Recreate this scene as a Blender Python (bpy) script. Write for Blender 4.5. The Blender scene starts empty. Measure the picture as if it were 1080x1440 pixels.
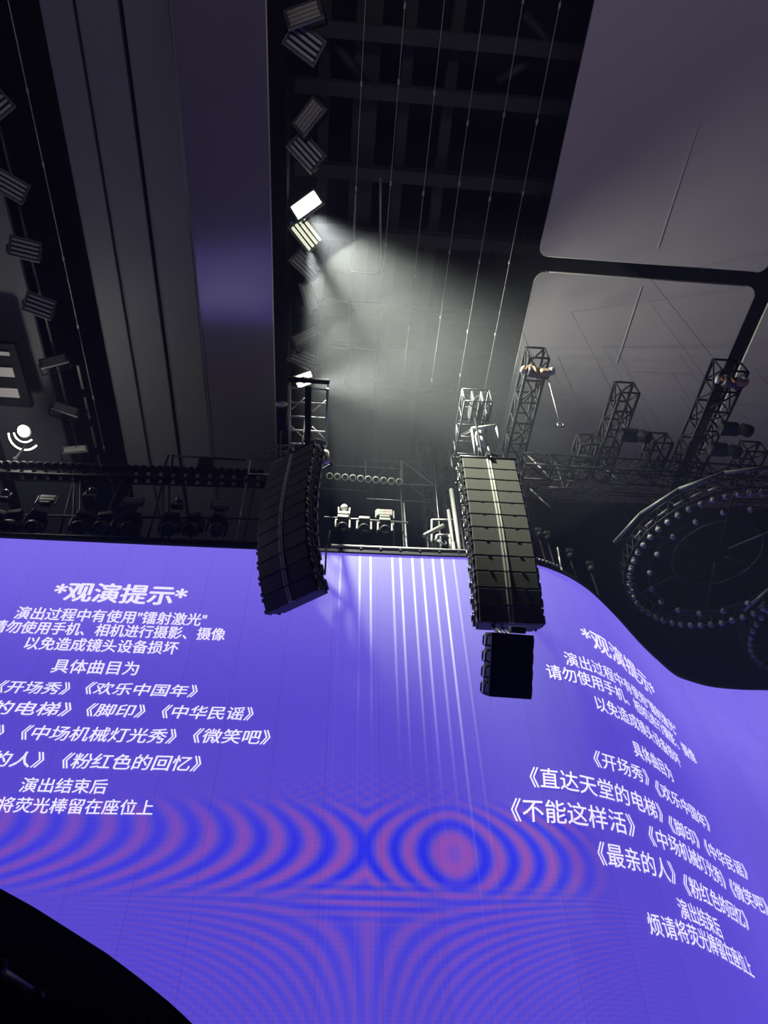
import bpy, bmesh, math, random
from mathutils import Vector, Matrix
random.seed(7)
SC = bpy.context.scene
COL = SC.collection
PI = math.pi

# ------------------------------------------------------------------ camera
FPX = 988.0
def _norm(v): return v.normalized()
_up = _norm(Vector((-23.0, 830.0, -FPX)))
_yd = Vector((-121.0, -1160.0, -FPX)); _yd = _norm(_yd - _up*_yd.dot(_up))
_xd = _yd.cross(_up)
RM = Matrix((_xd, _yd, _up))                       # camera -> world rotation
CAM = Vector((0.0, 0.0, 1.7))
cd = bpy.data.cameras.new('camera'); cam = bpy.data.objects.new('camera', cd); COL.objects.link(cam)
cd.sensor_fit = 'AUTO'; cd.sensor_width = 36.0; cd.lens = FPX/1440*36.0
cd.clip_start = .05; cd.clip_end = 300
cam.matrix_world = Matrix.Translation(CAM) @ RM.to_4x4()
SC.camera = cam

def ray(x, y): return (RM @ Vector((x-540.0, 720.0-y, -FPX))).normalized()
def PZ(x, y, z):
    d = ray(x, y); return CAM + d*((z-CAM.z)/d.z)
def PY(x, y, Y):
    d = ray(x, y); return CAM + d*(Y/d.y)

# ------------------------------------------------------------------ world, exposure, big lights
SC.view_settings.view_transform = 'Standard'; SC.view_settings.look = 'None'
SC.view_settings.exposure = 0.0; SC.view_settings.gamma = 1.0; SC.view_settings.use_curve_mapping = False
SC.cycles.use_denoising = True
SC.cycles.volume_bounces = 1
SC.cycles.max_bounces = 6; SC.cycles.diffuse_bounces = 3; SC.cycles.glossy_bounces = 3
SC.cycles.sample_clamp_indirect = 4.0
w = bpy.data.worlds.new('world'); SC.world = w; w.use_nodes = True
w.node_tree.nodes['Background'].inputs[0].default_value = (.5, .5, .62, 1)
w.node_tree.nodes['Background'].inputs[1].default_value = .0003

FILL_POWER = 330      # added fill low behind the camera, facing up at the ceiling
FLOOD_A = 21000
FLOOD_B = 8600
FLOOD_C = 17000
HAZE_DENSITY = .0023
SCREEN_GAIN = 1.12

def light(name, kind, loc, target, energy, color, parent=None, **kw):
    l = bpy.data.lights.new(name, kind); l.energy = energy; l.color = color
    for k, v in kw.items(): setattr(l, k, v)
    o = bpy.data.objects.new(name, l); COL.objects.link(o)
    o.location = loc
    d = Vector(target) - Vector(loc)
    o.rotation_euler = d.to_track_quat('-Z', 'Y').to_euler()
    if parent:
        o.parent = parent; o.matrix_parent_inverse = parent.matrix_world.inverted()
    return o

light('added_up_fill', 'AREA', (2, -9, 2.2), (2, -7.5, 22), FILL_POWER, (1, .88, .97), shape='RECTANGLE', size=24, size_y=4, spread=math.radians(110))  # unseen fill added in place of light bounced off the floor

# ------------------------------------------------------------------ materials
def mat(name, color, rough=.5, metal=0.0, emit=None, es=1.0, spec=.5, noise=0.0, nscale=8.0):
    m = bpy.data.materials.new(name); m.use_nodes = True
    nt = m.node_tree; b = nt.nodes['Principled BSDF']
    b.inputs['Roughness'].default_value = rough; b.inputs['Metallic'].default_value = metal
    b.inputs['Specular IOR Level'].default_value = spec
    b.inputs['Base Color'].default_value = (*color, 1)
    if noise:
        tc = nt.nodes.new('ShaderNodeTexCoord'); n = nt.nodes.new('ShaderNodeTexNoise'); n.inputs['Scale'].default_value = nscale
        n.inputs['Detail'].default_value = 4
        mx = nt.nodes.new('ShaderNodeMixRGB'); mx.blend_type = 'MIX'
        mx.inputs[1].default_value = (*[c*(1-noise) for c in color], 1); mx.inputs[2].default_value = (*[min(1, c*(1+noise)) for c in color], 1)
        nt.links.new(tc.outputs['Object'], n.inputs['Vector']); nt.links.new(n.outputs['Fac'], mx.inputs[0])
        nt.links.new(mx.outputs[0], b.inputs['Base Color'])
    if emit:
        b.inputs['Emission Color'].default_value = (*emit, 1); b.inputs['Emission Strength'].default_value = es
    return m
M = {}
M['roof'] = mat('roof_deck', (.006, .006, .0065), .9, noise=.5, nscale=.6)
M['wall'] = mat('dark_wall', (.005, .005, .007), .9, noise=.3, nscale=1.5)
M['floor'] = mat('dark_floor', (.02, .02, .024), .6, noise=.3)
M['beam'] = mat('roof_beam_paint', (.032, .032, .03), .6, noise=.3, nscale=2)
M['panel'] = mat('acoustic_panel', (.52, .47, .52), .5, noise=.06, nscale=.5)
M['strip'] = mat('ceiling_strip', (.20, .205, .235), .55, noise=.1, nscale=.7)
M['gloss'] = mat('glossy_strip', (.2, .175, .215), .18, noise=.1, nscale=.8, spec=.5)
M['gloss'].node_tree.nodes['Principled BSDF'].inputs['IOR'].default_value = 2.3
M['edge'] = mat('panel_edge', (.55, .55, .5), .4, .3)
M['black'] = mat('black_metal', (.010, .010, .013), .6, noise=.3, nscale=10, spec=.2)
M['blackplastic'] = mat('black_plastic', (.009, .009, .011), .55, noise=.2, nscale=20, spec=.3)
M['grey'] = mat('dark_grey_metal', (.09, .09, .095), .4, .3, noise=.2)
M['steel'] = mat('steel_tube', (.42, .42, .40), .38, .6, noise=.15, nscale=6)
M['dim'] = mat('dull_truss_tube', (.13, .13, .14), .5, .4, noise=.2, nscale=6)
M['wire'] = mat('steel_wire', (.5, .5, .48), .45, .3)
M['lamp_frame'] = mat('floodlight_frame', (.16, .16, .155), .5, .2, noise=.15)
M['module'] = mat('floodlight_lens', (.55, .55, .53), .35)
M['white'] = mat('white_cloth', (.5, .5, .48), .8, noise=.1)
M['orange'] = mat('orange_strap', (.42, .2, .09), .8)
M['tan'] = mat('tan_bag', (.36, .24, .15), .8)
M['blue'] = mat('blue_tag', (.08, .25, .55), .6)
M['lit'] = mat('lit_floodlight', (.9, .9, .85), .4, emit=(1, 1, .86), es=14)
M['litlow'] = mat('lit_floodlight_face', (.9, .9, .8), .4, emit=(1, 1, .80), es=9)
M['halo'] = mat('painted_rim_glint', (.9, .9, .85), .4, emit=(1, 1, .9), es=1.2)  # light caught by the rim, painted as emission
M['warm'] = mat('softly_lit_floodlight', (.6, .6, .55), .4, emit=(1, 1, .76), es=.75)
M['bulb'] = mat('unlit_glass_bulb', (.16, .155, .19), .2, noise=.1)
M['midpaint'] = mat('fixture_paint', (.13, .13, .12), .45, noise=.1)
M['barpaint'] = mat('grey_bar_paint', (.1, .1, .095), .5, noise=.1)
M['paint'] = mat('pale_paint', (.45, .45, .42), .5, noise=.1)
M['glass'] = mat('dark_lens', (.03, .03, .04), .08, spec=.9)
M['red'] = mat('red_glass_bulb', (.6, .12, .12), .3)

# node expression helper
class E:
    nt = None
    def __init__(s, sock): s.s = sock
    @staticmethod
    def op(o, *a):
        n = E.nt.nodes.new('ShaderNodeMath'); n.operation = o
        for i, x in enumerate(a):
            if isinstance(x, E): E.nt.links.new(x.s, n.inputs[i])
            else: n.inputs[i].default_value = x
        return E(n.outputs[0])
    def __add__(a, b): return E.op('ADD', a, b)
    __radd__ = __add__
    def __sub__(a, b): return E.op('SUBTRACT', a, b)
    def __rsub__(a, b): return E.op('SUBTRACT', b, a)
    def __mul__(a, b): return E.op('MULTIPLY', a, b)
    __rmul__ = __mul__
    def __truediv__(a, b): return E.op('DIVIDE', a, b)
def smooth(x, a, b):
    n = E.nt.nodes.new('ShaderNodeMapRange'); n.interpolation_type = 'SMOOTHSTEP'
    E.nt.links.new(x.s, n.inputs[0]); n.inputs[1].default_value = a; n.inputs[2].default_value = b
    return E(n.outputs[0])
def ecos(x): return E.op('COSINE', x*(2*PI))

def screen_material():
    m = bpy.data.materials.new('led_display'); m.use_nodes = True; nt = m.node_tree; E.nt = nt
    b = nt.nodes['Principled BSDF']; b.inputs['Base Color'].default_value = (.3, .3, .33, 1); b.inputs['Roughness'].default_value = .6
    uv = nt.nodes.new('ShaderNodeUVMap'); uv.uv_map = 'metres'
    sp = nt.nodes.new('ShaderNodeSeparateXYZ'); nt.links.new(uv.outputs[0], sp.inputs[0])
    s, z = E(sp.outputs[0]), E(sp.outputs[1])
    # module columns and seams
    col = E.op('FLOOR', s*1.04)
    wn = nt.nodes.new('ShaderNodeTexWhiteNoise'); wn.noise_dimensions = '1D'; nt.links.new(col.s, wn.inputs['W'])
    colr = E(wn.outputs['Value'])
    fr = E.op('FRACT', s*1.04); seam = E.op('LESS_THAN', E.op('ABSOLUTE', fr-.5), .488)
    fz = E.op('FRACT', z*1.04); 
    # displayed colour, with view-angle brightness painted in at the top and far wing
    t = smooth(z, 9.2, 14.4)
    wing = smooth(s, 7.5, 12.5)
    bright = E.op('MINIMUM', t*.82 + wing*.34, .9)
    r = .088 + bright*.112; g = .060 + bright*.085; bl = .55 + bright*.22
    # interference rings the display shows in its lower half
    a1 = E.op('SQRT', (s-2.17)*(s-2.17) + .12)*-2.4
    a2 = (.72 - s)*1.8 - 3.6
    al = E.op('SMOOTH_MAX', a1, a2, .3)
    dz = z - 7.0 + (s-.7)*.06
    phi1 = al - dz*dz*2.6
    phi2 = (s-.75)*(z-6.25)*3.4
    phi3 = (s-.75)*(z-5.6)*1.35
    phi4 = z*6.5 + s*.12
    low = smooth(z, 6.55, 6.05)
    hi = smooth(z, 7.55, 7.95)
    m1 = ecos(phi1); m2 = ecos(phi2); m3 = ecos(phi3)*ecos(z*5.5 + s*.5)
    sc_ = E.op('ABSOLUTE', s-.75)
    near = smooth(sc_, 5.5, 1.0)
    band = smooth(E.op('ABSOLUTE', z-6.15), .45, .05)*smooth(sc_, 1.8, .3)
    moire = m1*(1.0-low)*(1.0-hi)*smooth(s, 5.0, 3.6) + m2*low*near*.75 + m3*hi*smooth(z, 9.3, 7.8)*smooth(sc_, 3.5, .8)*.7
    moire = moire*(1.0-band*.8) + ecos(phi4)*band*.8
    amp = smooth(E.op('ABSOLUTE', z-6.4), 2.8, .3)*.75 + smooth(E.op('ABSOLUTE', z-6.9), 1.1, .2)*.45
    mo = moire*amp*(smooth(s, -3.5, 1.0)*.4 + .55)
    pos = E.op('MAXIMUM', mo, 0.0); neg = E.op('MAXIMUM', mo*-1.0, 0.0)
    r = r + pos*.13 - neg*.06; g = g + pos*.006 - neg*.03; bl = bl - pos*.12 + neg*.15
    # pixel rows, seams, uneven modules
    gain = (.965 + colr*.05)*(.90 + seam*.10)
    grain = E.op('SINE', z*95.0)*.03 + E.op('SINE', s*70.0)*.02 + 1.0
    gain = gain*grain*SCREEN_GAIN
    # light streaks painted as paler vertical base-colour lines, middle columns only
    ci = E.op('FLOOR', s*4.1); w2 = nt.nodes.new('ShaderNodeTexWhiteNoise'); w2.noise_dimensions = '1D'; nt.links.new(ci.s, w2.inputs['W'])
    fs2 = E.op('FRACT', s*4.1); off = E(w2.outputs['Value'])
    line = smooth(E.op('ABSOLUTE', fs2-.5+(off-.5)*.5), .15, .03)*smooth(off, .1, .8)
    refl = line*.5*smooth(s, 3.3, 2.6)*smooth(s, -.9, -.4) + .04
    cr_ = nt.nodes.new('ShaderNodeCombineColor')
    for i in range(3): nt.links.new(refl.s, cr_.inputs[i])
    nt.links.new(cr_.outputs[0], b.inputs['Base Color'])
    cb = nt.nodes.new('ShaderNodeCombineColor')
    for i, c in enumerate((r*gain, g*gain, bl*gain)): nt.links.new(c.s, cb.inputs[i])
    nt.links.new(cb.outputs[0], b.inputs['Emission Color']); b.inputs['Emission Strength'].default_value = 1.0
    return m
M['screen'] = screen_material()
M['letters'] = mat('lit_lettering', (.3, .3, .33), .6, emit=(.80, .74, .98), es=1.1)

def rainbow_material():
    m = mat('rainbow_strobe_panel', (.1, .1, .1), .3); nt = m.node_tree; b = nt.nodes['Principled BSDF']
    tc = nt.nodes.new('ShaderNodeTexCoord'); sp = nt.nodes.new('ShaderNodeSeparateXYZ'); nt.links.new(tc.outputs['Generated'], sp.inputs[0])
    cr = nt.nodes.new('ShaderNodeValToRGB'); cr.color_ramp.interpolation = 'EASE'
    e = cr.color_ramp.elements
    cols = [(0, (.85, .85, .75)), (.2, (.9, .6, .2)), (.4, (.2, .75, .5)), (.55, (.9, .22, .1)), (.7, (.3, .75, .7)), (.85, (.85, .25, .15)), (1, (.8, .85, .8))]
    e[0].color = (*cols[0][1], 1); e[1].position = 1; e[1].color = (*cols[-1][1], 1)
    for p, c in cols[1:-1]:
        x = e.new(p); x.color = (*c, 1)
    E.nt = nt
    f = E(sp.outputs[0]) + E(sp.outputs[2])*.0
    nt.links.new(f.s, cr.inputs[0]); nt.links.new(cr.outputs[0], b.inputs['Emission Color'])
    b.inputs['Emission Strength'].default_value = .8
    return m
M['rainbow'] = rainbow_material()

# ------------------------------------------------------------------ mesh helpers
def wloc(o):
    v = Vector((0, 0, 0))
    while o: v = v + o.location; o = o.parent
    return v
class MB:
    def __init__(s): s.v = []; s.f = []; s.sm = []
    def add(s, vs, fs, smooth_=False):
        n = len(s.v); s.v += [Vector(v) for v in vs]; s.f += [[i+n for i in f] for f in fs]; s.sm += [smooth_]*len(fs); return s
    def box(s, c, size, rot=None, bev=0.0):
        c = Vector(c); hx, hy, hz = [x/2 for x in size]
        if bev <= 0:
            vs = [Vector((sx*hx, sy*hy, sz*hz)) for sx in (-1, 1) for sy in (-1, 1) for sz in (-1, 1)]
            fs = [(0,1,3,2), (4,6,7,5), (0,4,5,1), (2,3,7,6), (0,2,6,4), (1,5,7,3)]
        else:
            bm = bmesh.new(); bmesh.ops.create_cube(bm, size=1.0)
            for v in bm.verts: v.co = Vector((v.co.x*size[0], v.co.y*size[1], v.co.z*size[2]))
            bmesh.ops.bevel(bm, geom=bm.edges[:], offset=bev, segments=2, affect='EDGES', profile=.5)
            bm.verts.index_update(); vs = [v.co.copy() for v in bm.verts]; fs = [[v.index for v in f.verts] for f in bm.faces]; bm.free()
        if rot is not None: vs = [rot @ v for v in vs]
        return s.add([c+v for v in vs], fs)
    def tube(s, p, q, r, n=8, r2=None, cap=True):
        p, q = Vector(p), Vector(q); d = (q-p)
        if d.length < 1e-6: return s
        d.normalize(); a = d.orthogonal().normalized(); b = d.cross(a); r2 = r if r2 is None else r2
        vs = []
        for (c, rr) in ((p, r), (q, r2)):
            for i in range(n):
                t = 2*PI*i/n; vs.append(c + a*(rr*math.cos(t)) + b*(rr*math.sin(t)))
        fs = [(i, (i+1) % n, n+(i+1) % n, n+i) for i in range(n)]
        k = len(s.f); s.add(vs, fs, True)
        if cap: s.add(vs[:n], [tuple(range(n))[::-1]]); s.add(vs[n:], [tuple(range(n))])
        return s
    def path(s, pts, r, n=8):
        for a, b in zip(pts, pts[1:]): s.tube(a, b, r, n)
        return s
    def lathe(s, prof, c, axis=(0, 0, 1), n=16):
        c = Vector(c); d = Vector(axis).normalized(); a = d.orthogonal().normalized(); b = d.cross(a); vs = []
        for (r, h) in prof:
            for i in range(n):
                t = 2*PI*i/n; vs.append(c + d*h + a*(r*math.cos(t)) + b*(r*math.sin(t)))
        fs = []
        for k in range(len(prof)-1):
            for i in range(n): fs.append((k*n+i, k*n+(i+1) % n, (k+1)*n+(i+1) % n, (k+1)*n+i))
        s.add(vs, fs, True)
        s.add(vs[:n], [tuple(range(n))[::-1]]); s.add(vs[-n:], [tuple(range(n))])
        return s
    def torus(s, c, R, r, N=48, n=8, a0=0, a1=2*PI, axis=(0, 0, 1), up=None):
        c = Vector(c); d = Vector(axis).normalized(); a = Vector(up) if up is not None else d.orthogonal().normalized(); b = d.cross(a)
        full = abs(a1-a0-2*PI) < 1e-6; K = N if full else N+1; vs = []
        for i in range(K):
            t = a0 + (a1-a0)*i/N; o = a*math.cos(t) + b*math.sin(t)
            for j in range(n):
                u = 2*PI*j/n; vs.append(c + o*(R + r*math.cos(u)) + d*(r*math.sin(u)))
        fs = []
        for i in range(N):
            i2 = (i+1) % K
            for j in range(n): fs.append((i*n+j, i2*n+j, i2*n+(j+1) % n, i*n+(j+1) % n))
        return s.add(vs, fs, True)
    def sphere(s, c, r, n=12, sq=(1, 1, 1)):
        prof = []; c = Vector(c); vs = []; fs = []; m = max(5, n//2)
        for k in range(m+1):
            t = -PI/2 + PI*k/m
            for i in range(n):
                u = 2*PI*i/n; vs.append(c + Vector((r*sq[0]*math.cos(t)*math.cos(u), r*sq[1]*math.cos(t)*math.sin(u), r*sq[2]*math.sin(t))))
        for k in range(m):
            for i in range(n): fs.append((k*n+i, k*n+(i+1) % n, (k+1)*n+(i+1) % n, (k+1)*n+i))
        return s.add(vs, fs, True)
    def build(s, name, material, parent=None, origin=None):
        me = bpy.data.meshes.new(name)
        o0 = Vector(origin) if origin is not None else (wloc(parent) if parent else Vector((0, 0, 0)))
        me.from_pydata([tuple(v-o0) for v in s.v], [], s.f)
        for p, q in zip(me.polygons, s.sm): p.use_smooth = q
        me.materials.append(material); me.validate()
        bm = bmesh.new(); bm.from_mesh(me); bmesh.ops.remove_doubles(bm, verts=bm.verts, dist=1e-5) if len(bm.verts) < 4000 else None
        bmesh.ops.recalc_face_normals(bm, faces=bm.faces); bm.to_mesh(me); bm.free()
        o = bpy.data.objects.new(name, me); COL.objects.link(o)
        if parent: o.parent = parent
        else: o.location = o0
        return o

def tag(o, label=None, cat=None, group=None, kind=None):
    if label: o['label'] = label
    if cat: o['category'] = cat
    if group: o['group'] = group
    if kind: o['kind'] = kind
    return o
def thing(name, label, cat, loc=(0, 0, 0), group=None):
    o = bpy.data.objects.new(name, None); COL.objects.link(o); o.location = loc
    o.matrix_world = Matrix.Translation(Vector(loc)); o.empty_display_size = .2
    return tag(o, label, cat, group)
def dup(root, mw, label, group=None):
    r = root.copy(); COL.objects.link(r); r.matrix_world = mw; r['label'] = label
    if group: r['group'] = group
    for ch in list(root.children):
        if ch.type == 'LIGHT': continue
        c = ch.copy(); COL.objects.link(c); c.parent = r
        for g in list(ch.children):
            d = g.copy(); COL.objects.link(d); d.parent = c
    return r
def struct(name, mb, m):
    o = mb.build(name, m); o['kind'] = 'structure'; return o

# ------------------------------------------------------------------ setting
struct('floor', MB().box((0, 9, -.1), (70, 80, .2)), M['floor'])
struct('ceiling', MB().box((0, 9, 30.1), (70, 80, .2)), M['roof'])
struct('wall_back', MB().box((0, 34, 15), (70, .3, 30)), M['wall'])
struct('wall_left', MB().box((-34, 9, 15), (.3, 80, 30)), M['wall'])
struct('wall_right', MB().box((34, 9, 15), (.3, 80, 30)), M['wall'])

# roof steelwork under the deck
nb = 0
def roof_beam(c, size, m='beam'):
    global nb; nb += 1
    mb = MB(); L = size
    along_x = L[0] > L[1]
    # I section: web and two flanges
    if along_x:
        mb.box(c, (L[0], L[1]*.25, L[2])); mb.box((c[0], c[1], c[2]-L[2]/2), (L[0], L[1], .05)); mb.box((c[0], c[1], c[2]+L[2]/2), (L[0], L[1], .05))
    else:
        mb.box(c, (L[0]*.25, L[1], L[2])); mb.box((c[0], c[1], c[2]-L[2]/2), (L[0], L[1], .05)); mb.box((c[0], c[1], c[2]+L[2]/2), (L[0], L[1], .05))
    struct('trim_%d' % nb, mb, M[m])
for (px, py) in ((460, 40), (460, 122), (460, 238), (460, 326), (452, 432), (452, 490), (452, 545)):
    p = PZ(px, py, 27); roof_beam((4.5, p.y, 27), (13, .4, .5))
for (px, py, wd) in ((452, 300, .35), (505, 300, .8), (575, 60, .35), (640, 60, .35)):
    p = PZ(px, py, 28); roof_beam((p.x, 9, 28), (wd, 26, .5))
mb = MB()
for (a, b) in (((470, 60), (515, 120)), ((700, 115), (765, 70)), ((735, 20), (800, 90))):
    mb.tube(PZ(*a, 27.5), PZ(*b, 27.5), .18)
struct('trim_20', mb, M['beam'])
mb = MB()
for (a, b) in (((500, 274), (496, 372)), ((455, 420), (490, 424)), ((470, 380), (530, 384)), ((535, 250), (535, 384)), ((455, 487), (492, 490)), ((497, 489), (534, 492))):
    mb.tube(PZ(*a, 25.5), PZ(*b, 25.5), .045)
struct('trim_21', mb, M['steel'])

# ------------------------------------------------------------------ ceiling panels
def rounded_rect(x0, x1, y0, y1, r, k=6):
    pts = []
    for (cx_, cy_, a) in ((x1-r, y1-r, 0), (x0+r, y1-r, PI/2), (x0+r, y0+r, PI), (x1-r, y0+r, 1.5*PI)):
        for i in range(k+1):
            t = a + PI/2*i/k; pts.append((cx_+r*math.cos(t), cy_+r*math.sin(t)))
    return pts
def slab(pts, z, th):
    n = len(pts); vs = [(x, y, z) for x, y in pts] + [(x, y, z+th) for x, y in pts]
    fs = [tuple(range(n))[::-1], tuple(range(n, 2*n))] + [(i, (i+1) % n, n+(i+1) % n, n+i) for i in range(n)]
    return MB().add(vs, fs)
def cloud(label, x0, x1, y0, y1, z, r, seamx=None):
    t = thing('ceiling_panel', label, 'ceiling panel', ((x0+x1)/2, (y0+y1)/2, z))
    pts = rounded_rect(x0, x1, y0, y1, r)
    slab(pts, z, .12).build('panel_board', M['panel'], t)
    e = MB(); q = [Vector((x, y, z+.02)) for x, y in pts]; e.path(q+[q[0]], .022, 6)
    e.build('edge_trim', M['edge'], t)
    for (xa, ya, yb) in seamx or (): MB().box((xa, (ya+yb)/2, z-.004), (.03, yb-ya, .012)).build('board_seam', M['edge'], t)
    for (sx, sy) in ((x0+.6, y0+.6), (x1-.6, y0+.6), (x0+.6, y1-.6), (x1-.6, y1-.6)):
        MB().tube((sx, sy, z+.1), (sx, sy, 30), .012, 6).build('hanger_rod', M['dim'], t)
    return t
s1 = PZ(925, 350, 24); s2 = PZ(905, 395, 24)
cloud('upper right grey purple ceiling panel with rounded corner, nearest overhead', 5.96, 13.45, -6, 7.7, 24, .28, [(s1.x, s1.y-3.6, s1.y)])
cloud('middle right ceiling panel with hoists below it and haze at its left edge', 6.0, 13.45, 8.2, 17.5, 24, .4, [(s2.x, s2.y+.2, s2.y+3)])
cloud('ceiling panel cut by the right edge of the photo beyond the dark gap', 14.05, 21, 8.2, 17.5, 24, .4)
# bright conduit brackets along the panels' left edge
def strip(label, x0, x1, y0, y1, z, m, name='ceiling_strip', ribs=False):
    t = thing(name, label, 'ceiling panel', ((x0+x1)/2, (y0+y1)/2, z))
    MB().box(((x0+x1)/2, (y0+y1)/2, z+.08), (x1-x0, y1-y0, .16), bev=.015).build('panel_board', M[m], t)
    MB().box((x0+.02, (y0+y1)/2, z-.01), (.03, y1-y0, .02)).build('edge_trim', M['strip'], t)
    for y in (y0+2, (y0+y1)/2, y1-2):
        MB().tube(((x0+x1)/2, y, z+.16), ((x0+x1)/2, y, 30), .012, 6).build('hanger_rod', M['dim'], t)
    return t
ZS = 22.0
def sx(px, py, z=ZS): return PZ(px, py, z).x
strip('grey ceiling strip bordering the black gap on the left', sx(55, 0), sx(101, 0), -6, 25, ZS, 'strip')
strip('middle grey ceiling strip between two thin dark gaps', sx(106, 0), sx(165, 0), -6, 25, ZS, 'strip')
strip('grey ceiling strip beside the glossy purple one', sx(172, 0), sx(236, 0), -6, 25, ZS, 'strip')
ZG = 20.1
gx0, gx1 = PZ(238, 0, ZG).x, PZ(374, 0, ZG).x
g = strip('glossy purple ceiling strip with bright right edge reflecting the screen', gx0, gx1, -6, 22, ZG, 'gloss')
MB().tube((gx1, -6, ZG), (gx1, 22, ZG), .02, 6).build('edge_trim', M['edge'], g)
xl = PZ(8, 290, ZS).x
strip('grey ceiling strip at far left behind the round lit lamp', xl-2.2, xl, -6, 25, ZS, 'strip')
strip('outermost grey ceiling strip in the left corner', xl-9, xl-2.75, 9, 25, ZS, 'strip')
# dark beam with pale openings, far left
t = thing('ventilation_frame', 'dark frame with three pale openings at left edge above the round lamp', 'vent', PZ(0, 545, 20.5))
p0, p1 = PZ(-30, 480, 20.5), PZ(46, 572, 20.5)
for i, (a, b) in enumerate(((492, 500), (514, 530), (543, 559))):
    q0, q1 = PZ(-30, a, 20.4), PZ(14+i*7, b, 20.4)
    MB().box(((q0.x+q1.x)/2, (q0.y+q1.y)/2, 20.4), (abs(q1.x-q0.x), abs(q1.y-q0.y), .05)).build('pale_opening', M['panel'], t)
MB().box(((p0.x+p1.x)/2, (p0.y+p1.y)/2, 20.55), (abs(p1.x-p0.x), abs(p1.y-p0.y), .2)).build('frame', M['black'], t)

# ------------------------------------------------------------------ steel cables along the roof
def cable(label, a, b, z=23.0, r=.009):
    x = (PZ(*a, z).x + PZ(*b, z).x)/2
    y1 = PZ(*b, z).y
    o = tag(MB().tube((x, -4, z), (x, y1, z), r, 6).build('steel_cable', M['wire'], None, (x, y1, z)), label, 'cable', 'steel cables under the roof')
    for k in range(7):
        y = 1+k*2.1+random.random()
        if y < y1-.2: MB().tube((x, y-.06, z), (x, y+.06, z), .03, 6).build('clamp', M['wire'], o)
cable('thin steel cable overhead, nearest to the central row of floodlights', (499, 274), (487, 552))
cable('second thin steel cable to the right of the floodlight row', (571, 0), (523, 576))
cable('third thin steel cable to the right of the floodlight row', (625, 0), (563, 570))
cable('fourth thin steel cable to the right of the floodlight row', (680, 0), (602, 580))
cable('fifth thin steel cable right of the floodlights, second from the big panels', (735, 0), (640, 575))
cable('sixth thin steel cable, nearest the big grey purple panels', (778, 74), (678, 550))
cable('lone steel cable crossing the black gap at far left', (5, 0), (165, 700), 21.5, .014)

# ------------------------------------------------------------------ LED screen
planpx = [(760, 796), (775, 801), (800, 812), (830, 832), (865, 866), (900, 905), (925, 929), (950, 950), (970, 958), (1000, 966), (1040, 970), (1080, 971)]
plan = [(-9.5, 11.65), (-3, 11.65), (2, 11.62), (4.2, 11.6)] + [tuple(PZ(*p, 14)[:2]) for p in planpx]
plan += [(plan[-1][0]+2, plan[-1][1]+.05), (plan[-1][0]+4, plan[-1][1]+.2)]
def catmull(P, n):
    out = []
    for i in range(len(P)-1):
        a = P[max(i-1, 0)]; b = P[i]; c = P[i+1]; d = P[min(i+2, len(P)-1)]
        for k in range(n):
            t = k/n
            # centripetal-ish: fall back to chord scaled tangents
            lb = math.dist(b, c); m1 = [(c[j]-a[j])/max(1e-6, math.dist(a, b)+lb if a != b else lb)*lb for j in (0, 1)]
            m2 = [(d[j]-b[j])/max(1e-6, math.dist(c, d)+lb if c != d else lb)*lb for j in (0, 1)]
            h = (2*t**3-3*t*t+1, t**3-2*t*t+t, -2*t**3+3*t*t, t**3-t*t)
            out.append(tuple(h[0]*b[j]+h[1]*m1[j]+h[2]*c[j]+h[3]*m2[j] for j in (0, 1)))
    out.append(P[-1]); return out
PL = catmull(plan, 8)
SL = [plan[0][0]]
for a, b in zip(PL, PL[1:]): SL.append(SL[-1]+math.dist(a, b))
def on_screen(s, z, off=0.0):
    i = 0
    lo, hi = 0, len(SL)-2
    while lo < hi:
        mid = (lo+hi+1)//2
        if SL[mid] <= s: lo = mid
        else: hi = mid-1
    i = lo; t = (s-SL[i])/(SL[i+1]-SL[i]); a, b = PL[i], PL[i+1]
    d = Vector((b[0]-a[0], b[1]-a[1])).normalized(); n = Vector((d.y, -d.x))
    return Vector((a[0]+(b[0]-a[0])*t+n.x*off, a[1]+(b[1]-a[1])*t+n.y*off, z))
BOT = [(-9.5, 8.0), (-6.5, 6.98), (-4.84, 6.29), (-4.22, 6.02), (-3.61, 5.72), (-3.02, 5.43), (-2.44, 5.1), (-1.98, 4.82), (-1.63, 4.58), (-.8, 3.95), (.3, 3.0), (2, 1.9), (4, 1.3), (7, 1.0), (40, 1.0)]
def bottom(s):
    for a, b in zip(BOT, BOT[1:]):
        if a[0] <= s <= b[0]: return a[1]+(b[1]-a[1])*(s-a[0])/(b[0]-a[0])
    return BOT[-1][1]
TOPZ = 14.0
led = thing('led_screen', 'large S-curved purple LED screen wall showing two white notices', 'screen', on_screen(4, 1.0))
ss = []
s_ = SL[0]
while s_ < SL[-1]-.01: ss.append(s_); s_ += .12 if s_ > 3.5 else .25
ss.append(SL[-1]-.001)
def surface(off, z0f, z1f, rows=1):
    vs = []; fs = []; uvs = []
    for s in ss:
        for k in range(rows+1):
            z = z0f(s)+(z1f(s)-z0f(s))*k/rows; vs.append(on_screen(s, z, off)); uvs.append((s, z))
    for i in range(len(ss)-1):
        for k in range(rows): a = i*(rows+1)+k; fs.append((a, a+rows+1, a+rows+2, a+1))
    return vs, fs, uvs
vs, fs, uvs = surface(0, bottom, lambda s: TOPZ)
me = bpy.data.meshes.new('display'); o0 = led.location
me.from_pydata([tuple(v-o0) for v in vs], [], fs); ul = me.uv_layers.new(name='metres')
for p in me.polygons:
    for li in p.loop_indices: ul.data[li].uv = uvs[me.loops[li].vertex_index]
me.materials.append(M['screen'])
o = bpy.data.objects.new('display', me); COL.objects.link(o); o.parent = led
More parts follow.
